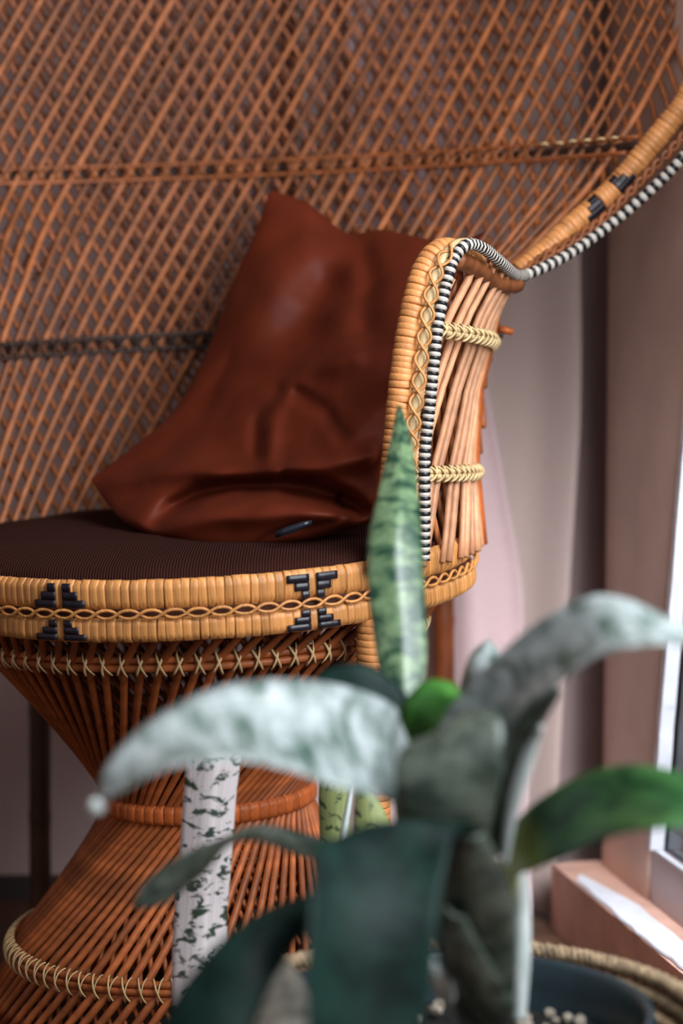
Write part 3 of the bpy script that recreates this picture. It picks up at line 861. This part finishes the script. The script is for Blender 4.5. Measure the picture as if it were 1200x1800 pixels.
LV = [
 # big leaf arching left
 (SILV, -.10, [(830, 1560, 880, 1600, 1.62, 1.62), (760, 1400, 800, 1500, 1.60, 1.57), (705, 1275, 720, 1440, 1.57, 1.53), (690, 1240, 690, 1410, 1.55, 1.49), (620, 1210, 600, 1385, 1.53, 1.45), (540, 1196, 500, 1352, 1.51, 1.42), (450, 1196, 420, 1336, 1.49, 1.40), (360, 1215, 340, 1340, 1.47, 1.39), (270, 1262, 265, 1362, 1.45, 1.39), (205, 1320, 215, 1390, 1.43, 1.39), (180, 1362, 190, 1402, 1.42, 1.39), (171, 1400, 174, 1408, 1.41, 1.40)]),
 # arching right
 (SILV, -.10, [(780, 1560, 850, 1600, 1.62, 1.6), (745, 1380, 865, 1440, 1.58, 1.54), (775, 1270, 885, 1345, 1.56, 1.51), (830, 1200, 905, 1265, 1.54, 1.49), (890, 1138, 960, 1218, 1.52, 1.46), (960, 1084, 1010, 1182, 1.50, 1.44), (1030, 1049, 1070, 1146, 1.48, 1.42), (1090, 1049, 1120, 1136, 1.47, 1.41), (1150, 1074, 1170, 1131, 1.46, 1.41), (1210, 1106, 1215, 1136, 1.45, 1.42), (1270, 1155, 1272, 1165, 1.44, 1.43)]),
 # right, green with a yellow base
 (GREEN, -.12, [(866, 1600, 892, 1612, 1.60, 1.59), (876, 1530, 905, 1546, 1.58, 1.56), (896, 1462, 935, 1530, 1.56, 1.53), (930, 1420, 985, 1510, 1.54, 1.50), (985, 1382, 1045, 1482, 1.52, 1.46), (1060, 1350, 1105, 1462, 1.50, 1.44), (1130, 1345, 1165, 1456, 1.48, 1.42), (1210, 1362, 1225, 1450, 1.46, 1.42), (1290, 1395, 1295, 1440, 1.45, 1.42)]),
 # dark leaf behind, pointing left
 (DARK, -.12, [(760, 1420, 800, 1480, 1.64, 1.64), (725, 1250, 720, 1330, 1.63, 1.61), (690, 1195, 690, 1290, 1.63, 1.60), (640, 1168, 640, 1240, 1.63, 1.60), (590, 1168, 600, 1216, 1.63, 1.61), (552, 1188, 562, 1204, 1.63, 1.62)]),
 # short bright green blade
 (BRIGHT, -.15, [(720, 1500, 800, 1520, 1.63, 1.62), (700, 1330, 800, 1370, 1.61, 1.58), (704, 1250, 812, 1300, 1.60, 1.56), (735, 1205, 825, 1262, 1.60, 1.55), (765, 1194, 835, 1240, 1.60, 1.55), (800, 1202, 838, 1226, 1.60, 1.56)]),
 # small mint blade with a pale margin
 (SILV, .2, [(805, 1300, 850, 1300, 1.69, 1.67), (808, 1212, 868, 1225, 1.69, 1.66), (826, 1155, 884, 1190, 1.69, 1.65), (850, 1134, 880, 1160, 1.69, 1.66), (866, 1128, 872, 1140, 1.69, 1.67)]),
 # broad grey blade facing the camera
 (GREY, .16, [(770, 1600, 830, 1600, 1.58, 1.58), (735, 1540, 845, 1530, 1.53, 1.53), (706, 1470, 862, 1450, 1.49, 1.49), (694, 1390, 880, 1360, 1.47, 1.47), (702, 1320, 884, 1290, 1.48, 1.47), (760, 1290, 880, 1262, 1.50, 1.48), (830, 1272, 872, 1256, 1.52, 1.49)]),
 # olive blade with a white edge
 (GREY, .10, [(862, 1500, 890, 1500, 1.56, 1.56), (858, 1420, 900, 1420, 1.54, 1.54), (870, 1330, 925, 1330, 1.52, 1.52), (905, 1260, 960, 1262, 1.50, 1.50), (960, 1200, 990, 1215, 1.49, 1.49)]),
 (WHITE, .05, [(880, 1520, 893, 1520, 1.54, 1.54), (890, 1430, 908, 1440, 1.53, 1.53), (905, 1360, 932, 1360, 1.52, 1.52), (928, 1300, 950, 1300, 1.51, 1.51), (948, 1275, 956, 1282, 1.5, 1.5)]),
 # lower left dark leaf
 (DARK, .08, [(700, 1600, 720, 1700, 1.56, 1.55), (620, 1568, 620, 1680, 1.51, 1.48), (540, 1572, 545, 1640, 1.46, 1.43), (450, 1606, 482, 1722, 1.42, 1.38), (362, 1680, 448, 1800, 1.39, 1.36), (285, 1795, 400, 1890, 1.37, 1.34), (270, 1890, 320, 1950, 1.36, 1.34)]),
 # thin twisted leaf
 (GREY, -.15, [(700, 1560, 700, 1600, 1.64, 1.63), (585, 1484, 592, 1526, 1.62, 1.60), (500, 1455, 520, 1502, 1.60, 1.58), (440, 1451, 455, 1477, 1.59, 1.57), (398, 1470, 406, 1482, 1.58, 1.57), (335, 1496, 362, 1532, 1.57, 1.55), (265, 1540, 292, 1586, 1.56, 1.55), (231, 1590, 240, 1597, 1.555, 1.55)]),
 # pale sheath down to the soil
 (WHITE, .25, [(893, 1790, 924, 1790, 1.64, 1.64), (888, 1690, 932, 1690, 1.63, 1.63), (886, 1600, 932, 1590, 1.62, 1.62), (890, 1530, 925, 1520, 1.60, 1.60)]),
 # lower middle, grey, folded
 (GREY, .18, [(812, 1810, 880, 1815, 1.60, 1.60), (790, 1745, 900, 1770, 1.57, 1.57), (766, 1650, 908, 1640, 1.53, 1.53), (768, 1560, 892, 1545, 1.50, 1.50), (790, 1490, 866, 1490, 1.48, 1.48), (808, 1468, 850, 1462, 1.47, 1.47)]),
 (GREY, .2, [(850, 1800, 890, 1805, 1.57, 1.57), (800, 1730, 905, 1765, 1.54, 1.54), (770, 1650, 860, 1690, 1.51, 1.51), (780, 1590, 815, 1610, 1.49, 1.49)]),
 (WHITE, .2, [(776, 1764, 802, 1752, 1.56, 1.56), (764, 1740, 792, 1722, 1.54, 1.54), (744, 1702, 768, 1692, 1.51, 1.51), (738, 1680, 748, 1676, 1.50, 1.50)]),
 # upright blade
 (UPR, .21, [(700, 1500, 745, 1500, 1.655, 1.655), (676, 1230, 742, 1235, 1.675, 1.675), (662, 1160, 750, 1165, 1.69, 1.69), (648, 1050, 748, 1060, 1.71, 1.71), (645, 960, 741, 960, 1.735, 1.735), (658, 890, 736, 890, 1.76, 1.76), (674, 820, 730, 820, 1.79, 1.79), (688, 760, 719, 760, 1.815, 1.815), (697, 716, 706, 716, 1.835, 1.835)]),
]
for mat, cup, rows in LV: leaf(plant, O1, rows, mat, cup, vee=mat is UPR)
# front leaf, nearest the lens, folded over
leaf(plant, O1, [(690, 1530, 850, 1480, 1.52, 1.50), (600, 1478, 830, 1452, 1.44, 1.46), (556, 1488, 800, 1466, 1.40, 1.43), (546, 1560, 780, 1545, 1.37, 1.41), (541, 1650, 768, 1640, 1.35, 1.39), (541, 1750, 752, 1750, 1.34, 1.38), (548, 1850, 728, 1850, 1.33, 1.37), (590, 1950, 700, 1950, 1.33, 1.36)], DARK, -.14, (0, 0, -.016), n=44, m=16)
# white bead painted in place of the glint at the long leaf's tip
mb = MB(); bm = bmesh.new(); bmesh.ops.create_icosphere(bm, subdivisions=3, radius=.0048)
c = P(169, 1418, 1.40)-O1
mb.add([c+v.co for v in bm.verts], [tuple(v.index for v in f.verts) for f in bm.faces]); bm.free()
tag(link('tip_glint', mb.mesh('tip_glint', [WHITE]), plant), 'pale bead standing for the glint at the tip of the long left leaf')

# basket of coiled jute
JUTE = plain('jute', lin(192, 164, 130), .9, .3, 90, .9, dist=.004)
JUTE_P = plain('pale_jute', lin(234, 224, 208), .9, .3, 90, 1.0, dist=.005)
bk = empty('jute_basket', (.079, 1.675, 0), 'coiled jute rope basket holding the dark plastic plant pot', 'basket')
def rope(pts, r, closed, tw=.022):
    q = pts; out = MB(); T, N = frames(q, closed); d = 0; ln = [0]
    for a, b2 in zip(q, q[1:]): ln.append(ln[-1]+(b2-a).length)
    tot = ln[-1]; turns = max(1, round(tot/tw))
    for ph in (0, 2*PI/3, 4*PI/3):
        pp = []
        for i, p in enumerate(q):
            a = 2*PI*turns*ln[i]/tot+ph; B = T[i].cross(N[i]); pp.append(p+(N[i]*math.cos(a)+B*math.sin(a))*r*.5)
        out.tube(pp, r*.58, 6, closed=closed)
    return out
for k in range(16):
    z = .008+.0124*k; R = .128+.044*(k/15)**.8
    link('rope_coil', (rope(ring(R, z, 300), .0064, True, .016) if k > 12 else MB().tube(ring(R, z, 72), .0070, 7, closed=True)).mesh('rope_coil', [JUTE]), bk)
link('base', MB().add(*lathe([(0, .0), (.127, .0), (.127, .007), (0, .007)], 48)).mesh('base', [JUTE]), bk)
# knotted handle rising on the far left of the rim
hp = [Vector((-.176, .020, .150)), Vector((-.165, -.010, .205)), Vector((-.138, -.040, .232)), Vector((-.118, -.074, .226)), Vector((-.120, -.110, .205)), Vector((-.124, -.132, .150))]
link('handle', rope(catmull(hp, 90), .019, False, .035).mesh('handle', [JUTE_P]), bk)

# second plant behind, nearly in focus
O2 = Vector((-.06, 1.905, 0))
plant2 = empty('potted_snake_plant', O2, 'pale stemmed snake plant with dark crossbands standing right before the wicker pedestal', 'plant')
pot_and_soil(plant2, .082, .088, .074, POTM, 48)
leaf(plant2, O2, [(304, 1885, 396, 1885, 1.905, 1.905), (302, 1790, 396, 1790, 1.92, 1.92), (302, 1700, 398, 1700, 1.925, 1.925), (306, 1600, 400, 1600, 1.93, 1.93), (315, 1500, 408, 1500, 1.93, 1.93), (322, 1400, 415, 1400, 1.93, 1.93), (332, 1300, 426, 1300, 1.93, 1.93), (352, 1255, 410, 1255, 1.93, 1.93), (375, 1230, 388, 1230, 1.93, 1.93)], STALK, .20, vee=True)
leaf(plant2, O2, [(560, 1885, 600, 1885, 1.905, 1.905), (562, 1600, 612, 1600, 1.94, 1.94), (562, 1480, 614, 1480, 1.95, 1.95), (560, 1400, 616, 1400, 1.95, 1.95), (566, 1330, 612, 1330, 1.95, 1.95), (584, 1285, 592, 1285, 1.95, 1.95)], STALKG, .22)
leaf(plant2, O2, [(572, 1885, 586, 1885, 1.9, 1.9), (588, 1540, 601, 1540, 1.915, 1.915), (592, 1490, 606, 1490, 1.92, 1.92), (606, 1420, 617, 1420, 1.92, 1.92), (613, 1385, 621, 1385, 1.92, 1.92), (618, 1350, 622, 1350, 1.92, 1.92)], WHITE, .2)
leaf(plant2, O2, [(610, 1885, 640, 1885, 1.88, 1.88), (618, 1560, 720, 1560, 1.87, 1.87), (619, 1500, 704, 1500, 1.87, 1.87), (622, 1430, 678, 1430, 1.87, 1.87), (626, 1385, 652, 1385, 1.87, 1.87), (632, 1350, 640, 1350, 1.87, 1.87)], STALKG, .15)
print('weave canes', nf)
